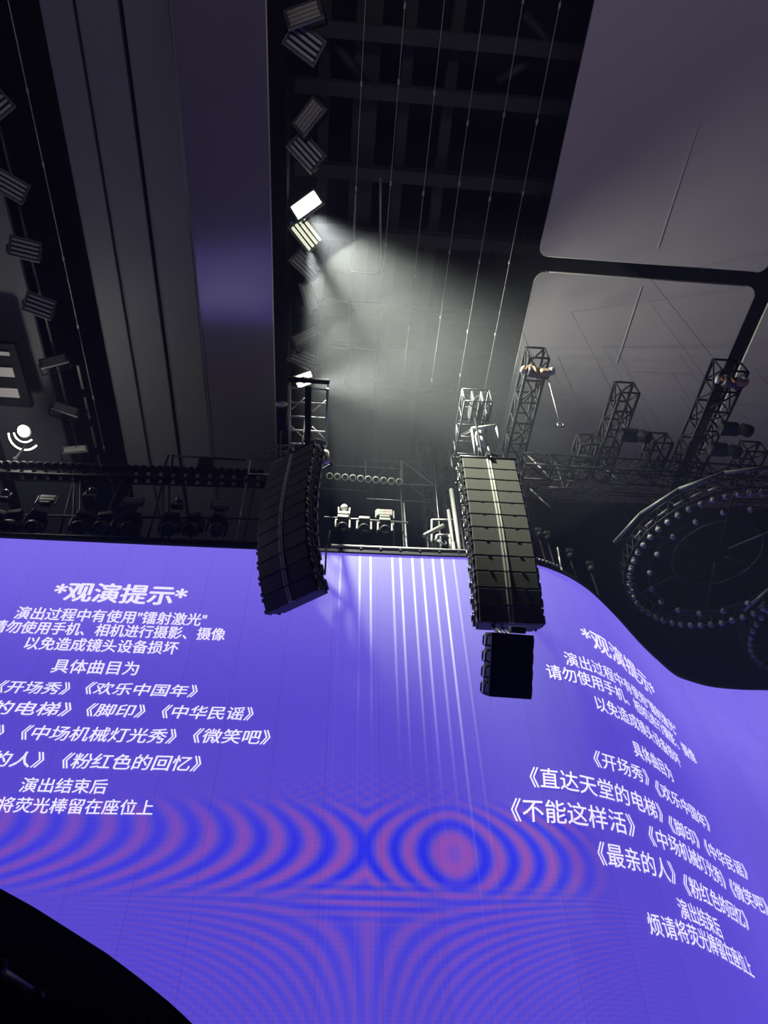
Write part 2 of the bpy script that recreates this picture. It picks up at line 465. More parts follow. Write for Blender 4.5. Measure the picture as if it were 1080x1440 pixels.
def ribbon(z0f, z1f, offs, name, m):
    a = [on_screen(s, z0f(s), offs[0]) for s in ss]; b = [on_screen(s, z1f(s), offs[0]) for s in ss]
    c = [on_screen(s, z1f(s), offs[1]) for s in ss]; d = [on_screen(s, z0f(s), offs[1]) for s in ss]
    n = len(ss); vs = a+b+c+d; fs = []
    for i in range(n-1):
        for k in range(4): fs.append((k*n+i, k*n+i+1, ((k+1) % 4)*n+i+1, ((k+1) % 4)*n+i))
    fs += [(0, n, 2*n, 3*n), (n-1, 4*n-1, 3*n-1, 2*n-1)]
    return MB().add(vs, fs).build(name, m, led)
ribbon(lambda s: bottom(s), lambda s: TOPZ, (-.03, -.3), 'rear_cabinet', M['black'])
ribbon(lambda s: TOPZ+.002, lambda s: TOPZ+.09, (.05, -.35), 'top_capping', M['black'])
ribbon(lambda s: bottom(s)-.03, lambda s: bottom(s)-.002, (.03, -.3), 'lower_edge_trim', M['grey'])

# lettering on the screen
def text_mesh(body, shear):
    c = bpy.data.curves.new('t', 'FONT'); c.body = body; c.size = 1; c.shear = shear; c.resolution_u = 3
    o = bpy.data.objects.new('t', c); COL.objects.link(o)
    dg = bpy.context.evaluated_depsgraph_get(); me = bpy.data.meshes.new_from_object(o.evaluated_get(dg))
    bpy.data.objects.remove(o); return me
TM = {}
def lettering(body, x0, x1, zb, h, bold=.0, shear=0.0, slope=0.0):
    k = (body, shear)
    if k not in TM: TM[k] = text_mesh(*k)
    src = TM[k]; bm = bmesh.new(); bm.from_mesh(src)
    bmesh.ops.triangulate(bm, faces=bm.faces[:])
    for it in range(2):
        le = [e for e in bm.edges if abs(e.verts[0].co.x-e.verts[1].co.x) > .3]
        if le: bmesh.ops.subdivide_edges(bm, edges=le, cuts=1); bmesh.ops.triangulate(bm, faces=bm.faces[:])
    bm.verts.index_update()
    P = [v.co.copy() for v in bm.verts]; F = [[v.index for v in f.verts] for f in bm.faces]; bm.free()
    xs = [v.x for v in P]; ys = [v.y for v in P if True]
    a, b = min(xs), max(xs); c, d = min(ys), max(ys)
    V = []; FF = []
    for n_, (dx, dy) in enumerate(((0, 0), (bold, 0), (-bold, 0), (0, bold*.7), (0, -bold*.7))):
        if n_ and not bold: break
        n0 = len(V)
        for v in P:
            s = x0+(v.x+dx-a)/(b-a)*(x1-x0); z = zb+(v.y+dy-c)/(d-c)*h + slope*(s-x0)
            V.append(on_screen(s, z, .012+n_*.0006)-o0)
        FF += [[i+n0 for i in f] for f in F]
    me = bpy.data.meshes.new('lettering'); me.from_pydata([tuple(v) for v in V], [], FF)
    me.materials.append(M['letters'])
    o = bpy.data.objects.new('lettering', me); COL.objects.link(o); o.parent = led
L1, L2, L3 = .014, .006, .004
# left notice: (text, x0, x1, baseline z, height)
def notice(rows):
    for (body, x0, x1, zc, h, bold, shear, slope) in rows:
        lettering(body, x0, x1, zc-h/2, h, bold, shear, slope)
B_, R_, K_ = (.03, 0, 0), (.018, 0, 0), (.012, .15, 0)
def rows_left():
    return [
    ('*观演提示*', -6.06, -3.25, 12.41, 0.560, *B_),
    ('演出过程中有使用"镭射激光"', -6.63, -2.70, 11.75, 0.349, *R_),
    ('请勿使用手机、相机进行摄影、摄像', -6.96, -2.24, 11.37, 0.332, *R_),
    ('以免造成镜头设备损坏', -6.15, -3.13, 10.97, 0.332, *R_),
    ('具体曲目为', -5.44, -3.79, 10.43, 0.332, .012, 0, 0),
    ('《开场秀》', -6.28, -4.95, 9.91, 0.282, *K_), ('《欢乐中国年》', -4.66, -2.55, 9.94, 0.282, *K_),
    ('《直达天堂的电梯》', -8.1, -4.78, 9.45, 0.299, *K_), ('《脚印》', -4.50, -3.43, 9.46, 0.282, *K_), ('《中华民谣》', -3.12, -1.42, 9.47, 0.290, *K_),
    ('《不能这样活》', -8.2, -5.80, 8.94, 0.299, *K_), ('《中场机械灯光秀》', -5.49, -2.75, 8.95, 0.299, *K_), ('《微笑吧》', -2.45, -1.05, 8.98, 0.299, *K_),
    ('《最亲的人》', -6.75, -4.92, 8.42, 0.299, *K_), ('《粉红色的回忆》', -4.60, -2.21, 8.42, 0.299, *K_),
    ('演出结束后', -5.14, -3.71, 7.955, 0.266, .012, 0, 0),
    ('烦请将荧光棒留在座位上', -5.95, -2.85, 7.6, 0.266, .012, 0, 0)]
def rows_right():
    return [
    ('*观演提示*', 5.74, 9.08, 12.09, .60, .018, 0, .03),
    ('演出过程中有使用"镭射激光"', 5.01, 9.72, 11.17, .38, .009, 0, .05),
    ('请勿使用手机、相机进行摄影、摄像', 4.48, 10.39, 10.71, .37, .009, 0, .04),
    ('以免造成镜头设备损坏', 5.52, 9.01, 10.19, .38, .009, 0, .02),
    ('具体曲目为', 6.32, 7.94, 9.42, .38, .009, 0, .03),
    ('《开场秀》', 5.06, 6.54, 8.82, .36, .008, .15, 0), ('《欢乐中国年》', 6.72, 9.47, 8.72, .36, .008, .15, .08),
    ('《直达天堂的电梯》', 3.68, 6.62, 8.30, .40, .008, .15, -.06), ('《脚印》', 6.79, 8.17, 8.02, .36, .008, .15, .08), ('《中华民谣》', 8.5, 10.85, 8.16, .36, .008, .15, .08),
    ('《不能这样活》', 3.24, 5.6, 7.68, .42, .008, .15, -.03), ('《中场机械灯光秀》', 5.92, 9.03, 7.54, .38, .008, .15, .03), ('《微笑吧》', 9.32, 11.3, 7.62, .38, .008, .15, .06),
    ('《最亲的人》', 4.63, 6.36, 7.0, .40, .008, .15, -.02), ('《粉红色的回忆》', 6.57, 9.6, 6.86, .38, .008, .15, .06),
    ('演出结束后', 6.14, 7.58, 6.37, .34, .009, 0, 0),
    ('烦请将荧光棒留在座位上', 5.26, 8.62, 5.98, .34, .009, 0, .005)]
notice(rows_left()); notice(rows_right())

# silver pipe along the head of the screen
mb = MB(); a, b = PY(466, 768, 11.6), PY(658, 776, 11.57); mb.tube(a, b, .055, 10)
hp = tag(mb.build('silver_pipe', M['paint'], None, a), 'silver pipe along the top of the screen between the two speaker arrays', 'pipe')
for i in range(7):
    p = a.lerp(b, (i+.5)/7); MB().box(p+Vector((0, .06, -.02)), (.05, .2, .14)).build('pipe_clamp', M['black'], hp)
a, b = on_screen(4.6, 14.13, .07), on_screen(5.5, 14.13, .07)
tag(MB().path([on_screen(4.55+i*.1, 14.13, .08) for i in range(11)], .03, 8).build('silver_pipe', M['steel'], None, a), 'short silver pipe on the screen top right of the big array', 'pipe')

# ------------------------------------------------------------------ line arrays
def array_axis(x, y, z, yaw, t0, d0, d1, h, N=12):
    f = Vector((math.sin(yaw), -math.cos(yaw), 0)); r = Vector((math.cos(yaw), math.sin(yaw), 0))
    P = Vector((x, y, z)); t = t0; out = []
    for k in range(N):
        d = (f*-math.sin(t) + Vector((0, 0, -math.cos(t)))).normalized()
        Q = P+d*h; out.append((P, Q, t)); P = Q; t += d0+d1*k
    return f, r, out
def line_array(label, par, depth=.55, W=1.3):
    f, r, ax = array_axis(*par)
    root = thing('line_array', label, 'speaker array', ax[0][0]+Vector((0, 0, .3)), 'hanging line array speakers')
    up = Vector((0, 0, 1))
    for k, (P, Q, t) in enumerate(ax):
        d = (Q-P).normalized(); h = (Q-P).length; n = r.cross(d)*1.0
        if n.dot(f) < 0: n = -n
        Rb = Matrix((r, n, -d)).transposed()      # local x right, y front, z up
        c = (P+Q)/2
        g = .012
        # tapered cabinet: front taller than rear
        cb = MB()
        hw = W/2-.03; fr = h/2-g; re = h/2-.07
        pts = [(-hw, -.02, -fr), (hw, -.02, -fr), (hw, -.02, fr), (-hw, -.02, fr), (-hw*.86, -depth, -re), (hw*.86, -depth, -re), (hw*.86, -depth, re), (-hw*.86, -depth, re)]
        cb.add([c+Rb@Vector(p) for p in pts], [(0,1,2,3), (5,4,7,6), (4,0,3,7), (1,5,6,2), (3,2,6,7), (4,5,1,0)])
        for sx_ in (-1, 1):   # end plates with rigging
            cb.box(c+Rb@Vector((sx_*(hw+.012), -.12, 0)), (.03, .16, h*.86), Rb)
            cb.box(c+Rb@Vector((sx_*(hw-.04), -depth*.72, 0)), (.035, .10, h*.8), Rb)
        cab = cb.build('cabinet', M['blackplastic'], root)
        for sx_ in (-1, 1):
            gw = W/2-.10
            mb = MB().box(c+Rb@Vector((sx_*(gw/2+.055), 0.0, 0)), (gw, .05, h-2*g-.012), Rb, bev=.008)
            mb.build('grille', M['grille'], cab)
            mb = MB().box(c+Rb@Vector((sx_*.03, .01, 0)), (.034, .055, h-2*g-.02), Rb)
            mb.build('waveguide_lip', M['lip'], cab)
            for zz in (-h*.28, h*.28):
                pass
            mb = MB()
            mb.box(c+Rb@Vector((sx_*(W/2-.012), -.03, -h*.33)), (.03, .07, .07), Rb); mb.box(c+Rb@Vector((sx_*(W/2-.012), -.03, h*.33)), (.03, .07, .07), Rb)
            q = [c+Rb@Vector((sx_*(W/2+.0), -.2, -h*.28)), c+Rb@Vector((sx_*(W/2+.06), -.2, -h*.22)), c+Rb@Vector((sx_*(W/2+.06), -.2, h*.22)), c+Rb@Vector((sx_*(W/2), -.2, h*.28))]
            mb.path(q, .016, 6)
            mb.box(c+Rb@Vector((sx_*(W/2-.02), -.38, 0)), (.07, .05, h*.6), Rb)
            mb.tube(c+Rb@Vector((sx_*(W/2-.05), -.3, -h*.4)), c+Rb@Vector((sx_*(W/2+.03), -.12, h*.4)), .013, 6)
            mb.build('rigging_bracket', M['rig'], cab)
        # little rivets under each grille edge
        mb = MB()
        for xx in (-.32, .32): mb.box(c+Rb@Vector((xx, .03, -h/2+.014)), (.07, .012, .016), Rb)
        mb.build('grille_latch', M['rig'], cab)
    # fly bumper
    P = ax[0][0]; mb = MB()
    for sx_ in (-1, 1):
        mb.tube(P+r*(sx_*(W/2-.06))+f*.0+up*.05, P+r*(sx_*(W/2-.06))-f*.8+up*.05, .035)
    mb.tube(P+r*(-W/2)+up*.05, P+r*(W/2)+up*.05, .035); mb.tube(P+r*(-W/2)-f*.78+up*.05, P+r*(W/2)-f*.78+up*.05, .035)
    mb.box(P-f*.35+up*.1, (.1, .9, .12), Matrix((r, f, up)).transposed())
    mb.build('flying_frame', M['grey'], root)
    MB().tube(P-f*.3+up*.1, P-f*.3+up*2.2, .03).build('hanging_bar', M['black'], root)
    return root, f, r, ax
M['grille'] = mat('speaker_grille', (.115, .115, .098), .55, noise=.08, nscale=40)
M['lip'] = mat('waveguide_edge', (.75, .75, .68), .4)
M['rig'] = mat('rigging_steel', (.16, .16, .16), .35, .5)
PR = (3.359, 9.207, 14.773, -.001, .061, .002, .005, .367)
PLft = (-1.162, 9.849, 15.452, -.638, -.072, 0, .011, .373)
arR = line_array('right line array of twelve wide cabinets, grey lit face with bright central strip', PR)
arL = line_array('left line array of twelve cabinets turned away to the left, curved bottom', PLft)

# small stack hung below the right array
def front_fill():
    yaw = .06; tl = math.radians(40)
    f0 = Vector((math.sin(yaw), -math.cos(yaw), 0)); r = Vector((math.cos(yaw), math.sin(yaw), 0)); z = Vector((0, 0, 1))
    f = f0*math.cos(tl) - z*math.sin(tl); up = z*math.cos(tl) + f0*math.sin(tl)      # leaned down to the seats
    Rb = Matrix((r, -f, up)).transposed()
    c0 = PY(719, 936, 9.75); W, H = .76, 1.10
    root = thing('speaker_stack', 'small black four-box speaker stack hung under the right line array', 'speaker', c0+up*(H/2))
    for k in range(4):
        c = c0+up*(H/2-H*(k+.5)/4); h = H/4-.002
        cab = MB().box(c-f*.24, (W-.02, .44, h), Rb).build('cabinet', M['blackplastic'], root)
        for sx_ in (-1, 1):
            mb = MB(); e = r*(sx_*(W/2)); k_ = 1.18 if sx_ < 0 else 1.05
            q = [c+e-f*.06+up*(h*.38), c+e*k_-f*.06+up*(h*.3), c+e*k_-f*.06-up*(h*.3), c+e-f*.06-up*(h*.38)]
            mb.path(q, .018, 6); q2 = [x-f*.22 for x in q]; mb.path(q2, .018, 6); mb.tube(q[1], q2[1], .014); mb.tube(q[2], q2[2], .014)
            mb.build('handle', M['rig'], cab)
    MB().box(c0+f*.01, (W, .05, H), Rb, bev=.012).build('front_grille', M['blackplastic'], root)
    mb = MB(); top = c0+up*(H/2)-f*.2
    z1 = arR[3][-1][1].z
    for dx, rr in ((-.1, .045), (.06, .03)):
        mb.tube(top+r*dx-up*.05, Vector((top.x+dx, arR[3][-1][1].y+.2, z1+.08)), rr)
    mb.box(top+r*.14+up*.08, (.28, .2, .12), Rb, bev=.02)
    mb.build('hanging_bracket', M['grey'], root)
front_fill()

# ------------------------------------------------------------------ trusses
def lattice(a, b, w, h, r, bays, axis_side, upv=Vector((0, 0, 1))):
    """returns (chords list of MB, lacing MB) of a box truss from a to b"""
    a, b = Vector(a), Vector(b); d = (b-a); sd = Vector(axis_side).normalized()
    cor = [sd*(i*w/2)+upv*(j*h/2) for i, j in ((-1, -1), (1, -1), (1, 1), (-1, 1))]
    ch = [MB().tube(a+c, b+c, r, 8) for c in cor]
    lc = MB()
    for k in range(bays+1):
        p = a+d*(k/bays)
        for i in range(4): lc.tube(p+cor[i], p+cor[(i+1) % 4], r*.65, 6)
        if k < bays:
            q = a+d*((k+1)/bays)
            for i in range(4):
                u, v = (cor[i], cor[(i+1) % 4]) if k % 2 == 0 else (cor[(i+1) % 4], cor[i])
                lc.tube(p+u, q+v, r*.55, 6)
    return ch, lc
def box_truss(label, a, b, w, h, r=.03, bays=6, side=(1, 0, 0), m='dim', hang=True, up=Vector((0, 0, 1))):
    t = thing('box_truss', label, 'truss', a)
    ch, lc = lattice(a, b, w, h, r, bays, side, up)
    for c in ch: c.build('chord', M[m], t)
    lc.build('lacing', M[m], t)
    if hang:
        for k in (.2, .8):
            p = Vector(a).lerp(Vector(b), k); MB().tube(p, (p.x, p.y, 30), .005, 6).build('hanging_chain', M['black'], t)
    return t
def y_truss(label, pxl, pxr, py, z, ylen, h, r=.03, bays=6, m='dim', hang=True):
    a, b = PZ(pxl, py, z), PZ(pxr, py, z)
    w = abs(b.x-a.x); x = (a.x+b.x)/2; y = (a.y+b.y)/2
    return box_truss(label, (x, y, z), (x, y+ylen, z), w, h, r, bays, (1, 0, 0), m, hang), Vector((x, y, z)), w
_a, _b = PZ(407, 541, 17.2), PZ(461, 541, 17.2)
wl_ = _b.x-_a.x; pl_ = (_a+_b)/2
tl_ = thing('ladder_truss', 'ladder-like truss above the left line array with a lit lamp behind its end', 'truss', pl_)
for i_, (ex, ez) in enumerate(((-.5, -.12), (.5, -.12), (-.5, .16), (.5, .16))):
    MB().tube(pl_+Vector((ex*wl_, 0, ez)), pl_+Vector((ex*wl_, 2.2, ez)), .035 if ez < 0 else .022).build('chord', M['steel'], tl_)
for k in range(6):
    y_ = .04+k*.42
    mb = MB().tube(pl_+Vector((-wl_/2, y_, -.12)), pl_+Vector((wl_/2, y_, -.12)), .026)
    for ex in (-.5, .5): mb.tube(pl_+Vector((ex*wl_, y_, -.12)), pl_+Vector((ex*wl_, y_, .16)), .018, 6)
    mb.build('rung', M['paint'], tl_)
for (x0_, y0_, x1_, y1_) in ((.5, .45, .1, .85), (-.5, .85, -.1, .45), (.5, 1.7, .1, 1.3), (-.5, 1.3, -.1, 1.7)):
    MB().tube(pl_+Vector((x0_*wl_, y0_, .1)), pl_+Vector((x1_*wl_, y1_, .1)), .016, 6).build('diagonal', M['steel'], tl_)
MB().tube(pl_+Vector((0, 1, .1)), (pl_.x, pl_.y+1, 30), .012, 6).build('hanging_chain', M['black'], tl_)
MB().box((pl_.x, pl_.y+1.0, pl_.z-.1), (.16, 2.0, .14), bev=.02).build('spine_beam', M['black'], tl_)
MB().box((pl_.x, pl_.y-.02, pl_.z+.18), (wl_+.08, .12, .10), bev=.01).build('end_beam', M['black'], tl_)
tr_, pr_, wr_ = y_truss('pale lattice truss directly above the right line array', 652, 690, 556, 17.6, 2.2, .6, .026, 4, 'dim')
for dx in (-.12, .12):
    MB().box((pr_.x+dx, pr_.y+.3, pr_.z-.1), (.06, .7, .5), bev=.02).build('chain_bag', M['dim'], tr_)
y_truss('dark overhead truss ending under the first hoist, left end of the right-hand trusses', 742, 769, 496, 18, 4.6, .55, .045, 7, 'black')
y_truss('short dark overhead truss second from left, above the cross truss', 869, 895, 545, 18, 2.9, .55, .045, 5, 'black')
y_truss('long dark overhead truss crossing the gap between panels at right', 1009, 1046, 514, 18, 4.3, .6, .045, 7, 'black')
y_truss('tiny dark truss end poking up between the first and second overhead trusses', 815, 838, 618, 18, 1.2, .5, .045, 2, 'black')
y_truss('tiny dark truss end between the second and the long overhead truss', 917, 942, 616, 18, 1.2, .5, .045, 2, 'black')
y_truss('dark truss end at the right edge of the photo above the ring', 1046, 1074, 628, 18, 1.2, .5, .045, 2, 'black')
a = PZ(735, 655, 17.3)
box_truss('dark cross truss running right above the ring lights', a, (a.x+12, a.y, a.z), .5, .5, .03, 16, (0, 1, 0), 'black')
a = PY(745, 688, 12.6)
box_truss('lower dark cross truss behind the right line array', a, (a.x+11, a.y, a.z), .45, .45, .022, 14, (0, 1, 0), 'black')
a = PY(-60, 640, 13.2)
# braces in the dark on the right
def pipes(label, segs, Y, r, m='dim', name='scaffold_pipe', cat='pipe', group=None, foot=False):
    mb = MB(); pts = []
    for (p, q) in segs:
        a, b = PY(*p, Y), PY(*q, Y); mb.tube(a, b, r, 8); pts.append(a)
    if foot:
        b = PY(*segs[-1][1], Y); mb.tube(b, (b.x, b.y, 0), r, 8)
    return tag(mb.build(name, M[m], None, pts[0]), label, cat, group)
pipes('slanting pale brace just right of the right line array top', [((738, 635), (781, 679))], 12.0, .03, 'steel', 'brace_pipe')
pipes('slanting dark brace lower beside the right line array', [((746, 688), (777, 717))], 12.0, .025, 'dim', 'brace_pipe')
pipes('slanting dark brace running down toward the ring', [((830, 640), (884, 688))], 12.2, .025, 'dim', 'brace_pipe')
pipes('V-shaped dark brace in the cross truss right of the array', [((781, 650), (793, 686)), ((805, 671), (796, 686)), ((772, 685), (832, 688))], 12.3, .022, 'dim', 'brace_pipe')
pipes('short upright pale pipe above the screen edge right of the array', [((784, 770), (789, 798))], 12.6, .025, 'steel', 'upright_pipe', foot=True)

# chain hoists with cloth bags
def hoist(label, p, rope=None):
    t = thing('chain_hoist', label, 'hoist', p)
    MB().lathe([(.10, -.28), (.14, -.25), (.14, .25), (.10, .28)], p, (1, .1, 0), 14).build('motor', M['grey'], t)
    for s in (-1, 1):
        MB().lathe([(.05, 0), (.10, .02), (.10, .10), (.05, .13)], p+Vector((s*.3, 0, .07)), (s, 0, .6), 12).build('end_cap', M['white'], t)
    MB().path([p+Vector((-.33, -.06, -.02)), p+Vector((-.24, -.12, .1)), p+Vector((-.15, -.14, .02)), p+Vector((-.1, -.14, -.25))], .03, 8).build('strap', M['orange'], t)
    MB().box(p+Vector((.12, -.1, -.16)), (.26, .16, .2), bev=.05).build('chain_bag', M['tan'], t)
    MB().tube(p+Vector((0, 0, .1)), (p.x, p.y, 30), .006, 6).build('lifting_chain', M['black'], t)
    if rope is not None:
        h = MB(); h.tube(p+Vector((.2, 0, -.1)), rope, .012, 6)
        h.build('control_cable', M['wire'], t)
        MB().torus(rope-Vector((0, 0, .1)), .07, .02, 14, 6, axis=(0, 1, 0)).build('hook', M['steel'], t)
p = PZ(757, 524, 17.2); hoist('chain hoist with orange strap and a hook hanging on a cable', p, PZ(787, 594, 15.2))
p = PZ(1031, 538, 17.2); hoist('chain hoist with tan bag under the long truss at right', p)
p = PZ(678, 625, 16.2); t = thing('chain_hoist', 'pale hoist with pleated cover just above the right line array', 'hoist', p)
MB().box(p+Vector((0, 0, .25)), (.25, .25, .5), bev=.06).build('pleated_cover', M['white'], t)
MB().tube(p+Vector((.12, 0, .45)), Vector((p.x+.2, p.y, 14.85)), .04).build('lifting_arm', M['steel'], t)
a, b = PZ(663, 603, 16.6), PZ(697, 599, 16.6)
mb = MB().tube(a, b, .05, 8); mb.tube(a, a+Vector((0, .1, -1.1)), .03, 8); mb.tube(b, b+Vector((0.05, .1, -.5)), .03, 8); mb.build('spreader_bar', M['edge'], t)
MB().box(p+Vector((.1, -.25, -.75)), (.35, .08, .06), Matrix.Rotation(.5, 3, 'Y')).build('lock_lever', M['black'], t)

# ------------------------------------------------------------------ floodlights
def make_flood(lit, label, group):
    t = thing('floodlight', label, 'floodlight', (0, 0, 0), group)
    W, H = .90, .70
    mb = MB()
    for s in (-1, 1):
        mb.box((0, s*(H/2-.03), 0), (W, .06, .07), bev=.01); mb.box((s*(W/2-.03), 0, 0), (.06, H-.12, .07), bev=.01)
    mb.build('frame', M['lamp_frame'], t)
    MB().box((0, 0, -.05), (W-.1, H-.1, .04)).build('back_plate', M['black'], t)
    for k in range(4):
        MB().box((0, -H/2+.125+k*.15, .0), (W-.14, .078, .07), bev=.02).build('led_module', lit or M['module'], t)
    mb = MB(); z = -.05
    mb.path([Vector((-W/2-.03, 0, 0)), Vector((-W/2-.03, 0, -.4)), Vector((W/2+.03, 0, -.4)), Vector((W/2+.03, 0, 0))], .025, 6)
    for k in range(7): mb.box((-.3+k*.1, 0, -.16), (.02, H*.7, .18))
    mb.build('yoke', M['black'], t)
    return t
def orient(p, ang, tilt):
    """bars lie along ang (degrees, rising to the right seen from the floor), face leaned by tilt away from the floor viewer"""
    v = (CAM-p).normalized(); right = RM @ Vector((1, 0, 0)); upv = RM @ Vector((0, 1, 0))
    b = right*math.cos(math.radians(ang)) + upv*math.sin(math.radians(ang)); b = (b-v*b.dot(v)).normalized()
    w_ = v.cross(b); c, s = math.cos(math.radians(tilt)), math.sin(math.radians(tilt))
    n = v*c + w_*s; y = n.cross(b)
    return Matrix.Translation(p) @ Matrix((b, y, n)).transposed().to_4x4()
plain = make_flood(None, '', 'floodlights of the central row'); plitA = make_flood(M['lit'], '', 'floodlights of the central row')
used = {}
def place_flood(proto, px, py, z, ang, tilt, label, group, scale=1.0):
    p = PZ(px, py, z); mw = orient(p, ang, tilt) @ Matrix.Scale(scale, 4)
    if proto.name not in used:
        used[proto.name] = 1; proto.matrix_world = mw; proto['label'] = label; proto['group'] = group; return proto
    return dup(proto, mw, label, group)
ZF = 22.0; GC = 'floodlights of the central row'; GL = 'floodlights of the left row'
for (px, py, ang, tilt, lab) in (
    (427, 20, 20, 56, 'unlit floodlight at the very top of the central row'),
    (428, 60, -38, 25, 'unlit floodlight second from the top of the central row'),
    (434, 164, 52, 54, 'unlit floodlight third in the central row, bars rising to the right'),
    (431, 213, -48, 30, 'unlit floodlight just above the glaring one in the central row'),
    (430, 373, -45, 45, 'dim floodlight second below the glaring one in the central row'),
    (435, 418, -72, 62, 'dim floodlight turned nearly edge-on, third below the glaring one'),
    (430, 473, 27, 60, 'thin-looking unlit floodlight above the pale striped one low in the row'),
    (427, 503, -22, 45, 'pale striped floodlight just above the lamp at the ladder truss')):
    f_ = place_flood(plain, px, py, ZF, ang, tilt, lab, GC)
pA = PZ(431, 289, ZF)
fa = place_flood(plitA, 431, 289, ZF, 36, 50, 'glaring lit floodlight shining through the haze, fifth in the central row', GC)
light('floodlight_beam', 'SPOT', pA+Vector((.15, .2, -.3)), (4.2, 9.6, 15.5), FLOOD_A, (.95, 1, .83), None, spot_size=math.radians(54), spot_blend=.9, shadow_soft_size=.25)
place_flood(make_flood(M['warm'], '', GC), 431, 329, ZF, -52, 30, 'pale glowing striped floodlight directly below the glaring one', GC)
pC = PZ(431, 330, ZF)
light('floodlight_beam', 'SPOT', pC+Vector((.1, .3, -.4)), (0.8, 11.4, 15.8), FLOOD_C, (.95, 1, .86), None, spot_size=math.radians(36), spot_blend=1.0, shadow_soft_size=.12)
pB = PZ(427, 536, ZF)
fb = place_flood(plitA, 428, 534, ZF, 20, 20, 'lit floodlight glaring behind the end of the ladder truss', GC, .72)
light('floodlight_beam', 'SPOT', pB+Vector((.3, -.1, -.35)), (8, 9.6, 20.6), FLOOD_B, (.95, 1, .83), None, spot_size=math.radians(66), spot_blend=1.0, shadow_soft_size=.3)
tag(MB().box(PZ(413, 315, ZF)+Vector((-.05, 0, 0)), (.10, .14, .1), bev=.03).build('cable_tag', M['blue']), 'small blue tag beside the brightly washed floodlight', 'tag')
for (px, py, ang, tilt, lab) in (
    (-8, 150, 40, 30, 'floodlight cut by the left edge, topmost of the left row'),
    (15, 262, -30, 30, 'dim floodlight second in the left row, over the grey strip corner'),
    (35, 350, -14, 30, 'dim floodlight third in the left row'),
    (55, 430, -20, 20, 'dim floodlight fourth in the left row with clear bars'),
    (75, 508, 14, 65, 'dark floodlight seen nearly edge-on, fifth in the left row'),
    (92, 575, -18, 65, 'dark floodlight sixth in the left row above the round lit lamp level'),
    (105, 632, 5, 70, 'dark floodlight lowest in the left row, over the light bar')):
    fl = place_flood(plain, px, py, 20.5, ang, tilt, lab, GL, .86)
    p = PZ(px, py, 20.5); mi = fl.matrix_world.inverted()
    rod = MB().tube(mi @ (p+Vector((0, 0, .1))), mi @ Vector((p.x, p.y, 30)), .012, 6).build('hanger_rod', M['black']); rod.parent = fl
# suspension pipe carrying the two rows
for (px, z, lab, y1) in ((422, ZF+.45, 'dark pipe carrying the central row of floodlights', 13.0),):
    x = PZ(px, 300, z).x
    mb = MB().tube((x-.35, -1, z), (x-.35, y1, z), .04)
    mb.tube((x-.35, -1, z+.5), (x-.35, y1, z+.5), .04)
    for k in range(15): mb.tube((x-.35, -1+k, z), (x-.35, -.5+k, z+.5), .018); mb.tube((x-.35, -.5+k, z+.5), (x-.35, k, z), .018)
    tag(mb.build('light_truss', M['black'], None, (x-.35, 4, z)), lab, 'truss')
x = PZ(75, 450, 21).x
mb = MB().tube((x-.2, 1, 21), (x-.2, 15, 21), .04)
for k in range(4): mb.box((x+.45, 11.3+k*1.1, 20.9), (.07, .8, .05))
tag(mb.build('light_truss', M['grey'], None, (x-.2, 8, 21)), 'dark pipe carrying the left row of floodlights', 'truss')

# round lit lamp, left
p = PZ(34, 611, 18.5); ax_ = (CAM-p).normalized()
t = thing('round_lamp', 'round lit lamp with rim glints made as glowing arcs above the light bar at left', 'lamp', p)
ax2 = (ax_ + Vector((-.35, 0, -.35))).normalized(); upv = RM @ Vector((0, 1, 0)); uu = (upv-ax2*upv.dot(ax2)).normalized()
MB().lathe([(.02, -.25), (.16, -.2), (.2, -.06), (.19, -.03)], p+uu*.08, ax2, 24).build('dish', M['black'], t)
MB().lathe([(.15, -.02), (.165, .02), (.12, .05), (.02, .06)], p+uu*.1, ax2, 20).build('lens', M['lit'], t)
MB().torus(p+uu*.05, .27, .022, 20, 6, PI*.5, PI*1.25, ax2, uu).build('inner_rim_glint', M['halo'], t)
MB().torus(p-uu*.02, .42, .026, 26, 6, PI*.46, PI*1.26, ax2, uu).build('outer_rim_glint', M['halo'], t)
q = PZ(0, 672, 17.2)
MB().tube(p-ax2*.1-uu*.3, q, .035).build('stand_pole', M['black'], t)
MB().lathe([(.06, -.06), (.075, 0), (.06, .06)], (p-ax2*.1-uu*.3).lerp(q, .45), q-p, 10).build('pole_clamp', M['black'], t)
light('round_lamp_beam', 'POINT', p+ax2*.7, p, 150, (1, 1, .88), None, shadow_soft_size=.15)

# ------------------------------------------------------------------ light bars above the screen
def light_bar(label, a, b, n, m, mr, rad=.10):
    a, b = Vector(a), Vector(b); d = (b-a).normalized()
    t = thing('light_bar', label, 'light bar', a)
    mb = MB()
    if mr:
        for dz in (.0, -.26):
            for dy in (0, .25): mb.tube(a+Vector((0, dy, dz)), b+Vector((0, dy, dz)), .03)
        for k in range(24): p = a.lerp(b, k/23); mb.box(p+Vector((0, .12, -.13)), (.22, .22, .22))
    else: mb.tube(a, b, .03)
    mb.build('rail', M['black'], t)
    for k in ((.03, .5, .97) if mr else (.98,)):
        p = a.lerp(b, k); MB().tube(p+Vector((0, .1, .0)), (p.x, p.y+.1, 0), .025, 6).build('post', M['black'], t)
    for k in range(n):
        p = a.lerp(b, (k+.5)/n)
        MB().lathe([(rad*.5, .14), (rad, .08), (rad, -.05), (rad*.82, -.07), (rad*.72, -.03), (.01, -.01)], p+Vector((0, -.06, .03)), (0, .55, .83), 12).build('lamp', M[m], t)
        if not mr: MB().torus(p+Vector((0, -.06, .03))+Vector((0, .55, .83))*-.06, rad*.86, .02, 18, 6, axis=(0, .55, .83)).build('lamp_rim', M['lip'], t)
    return t
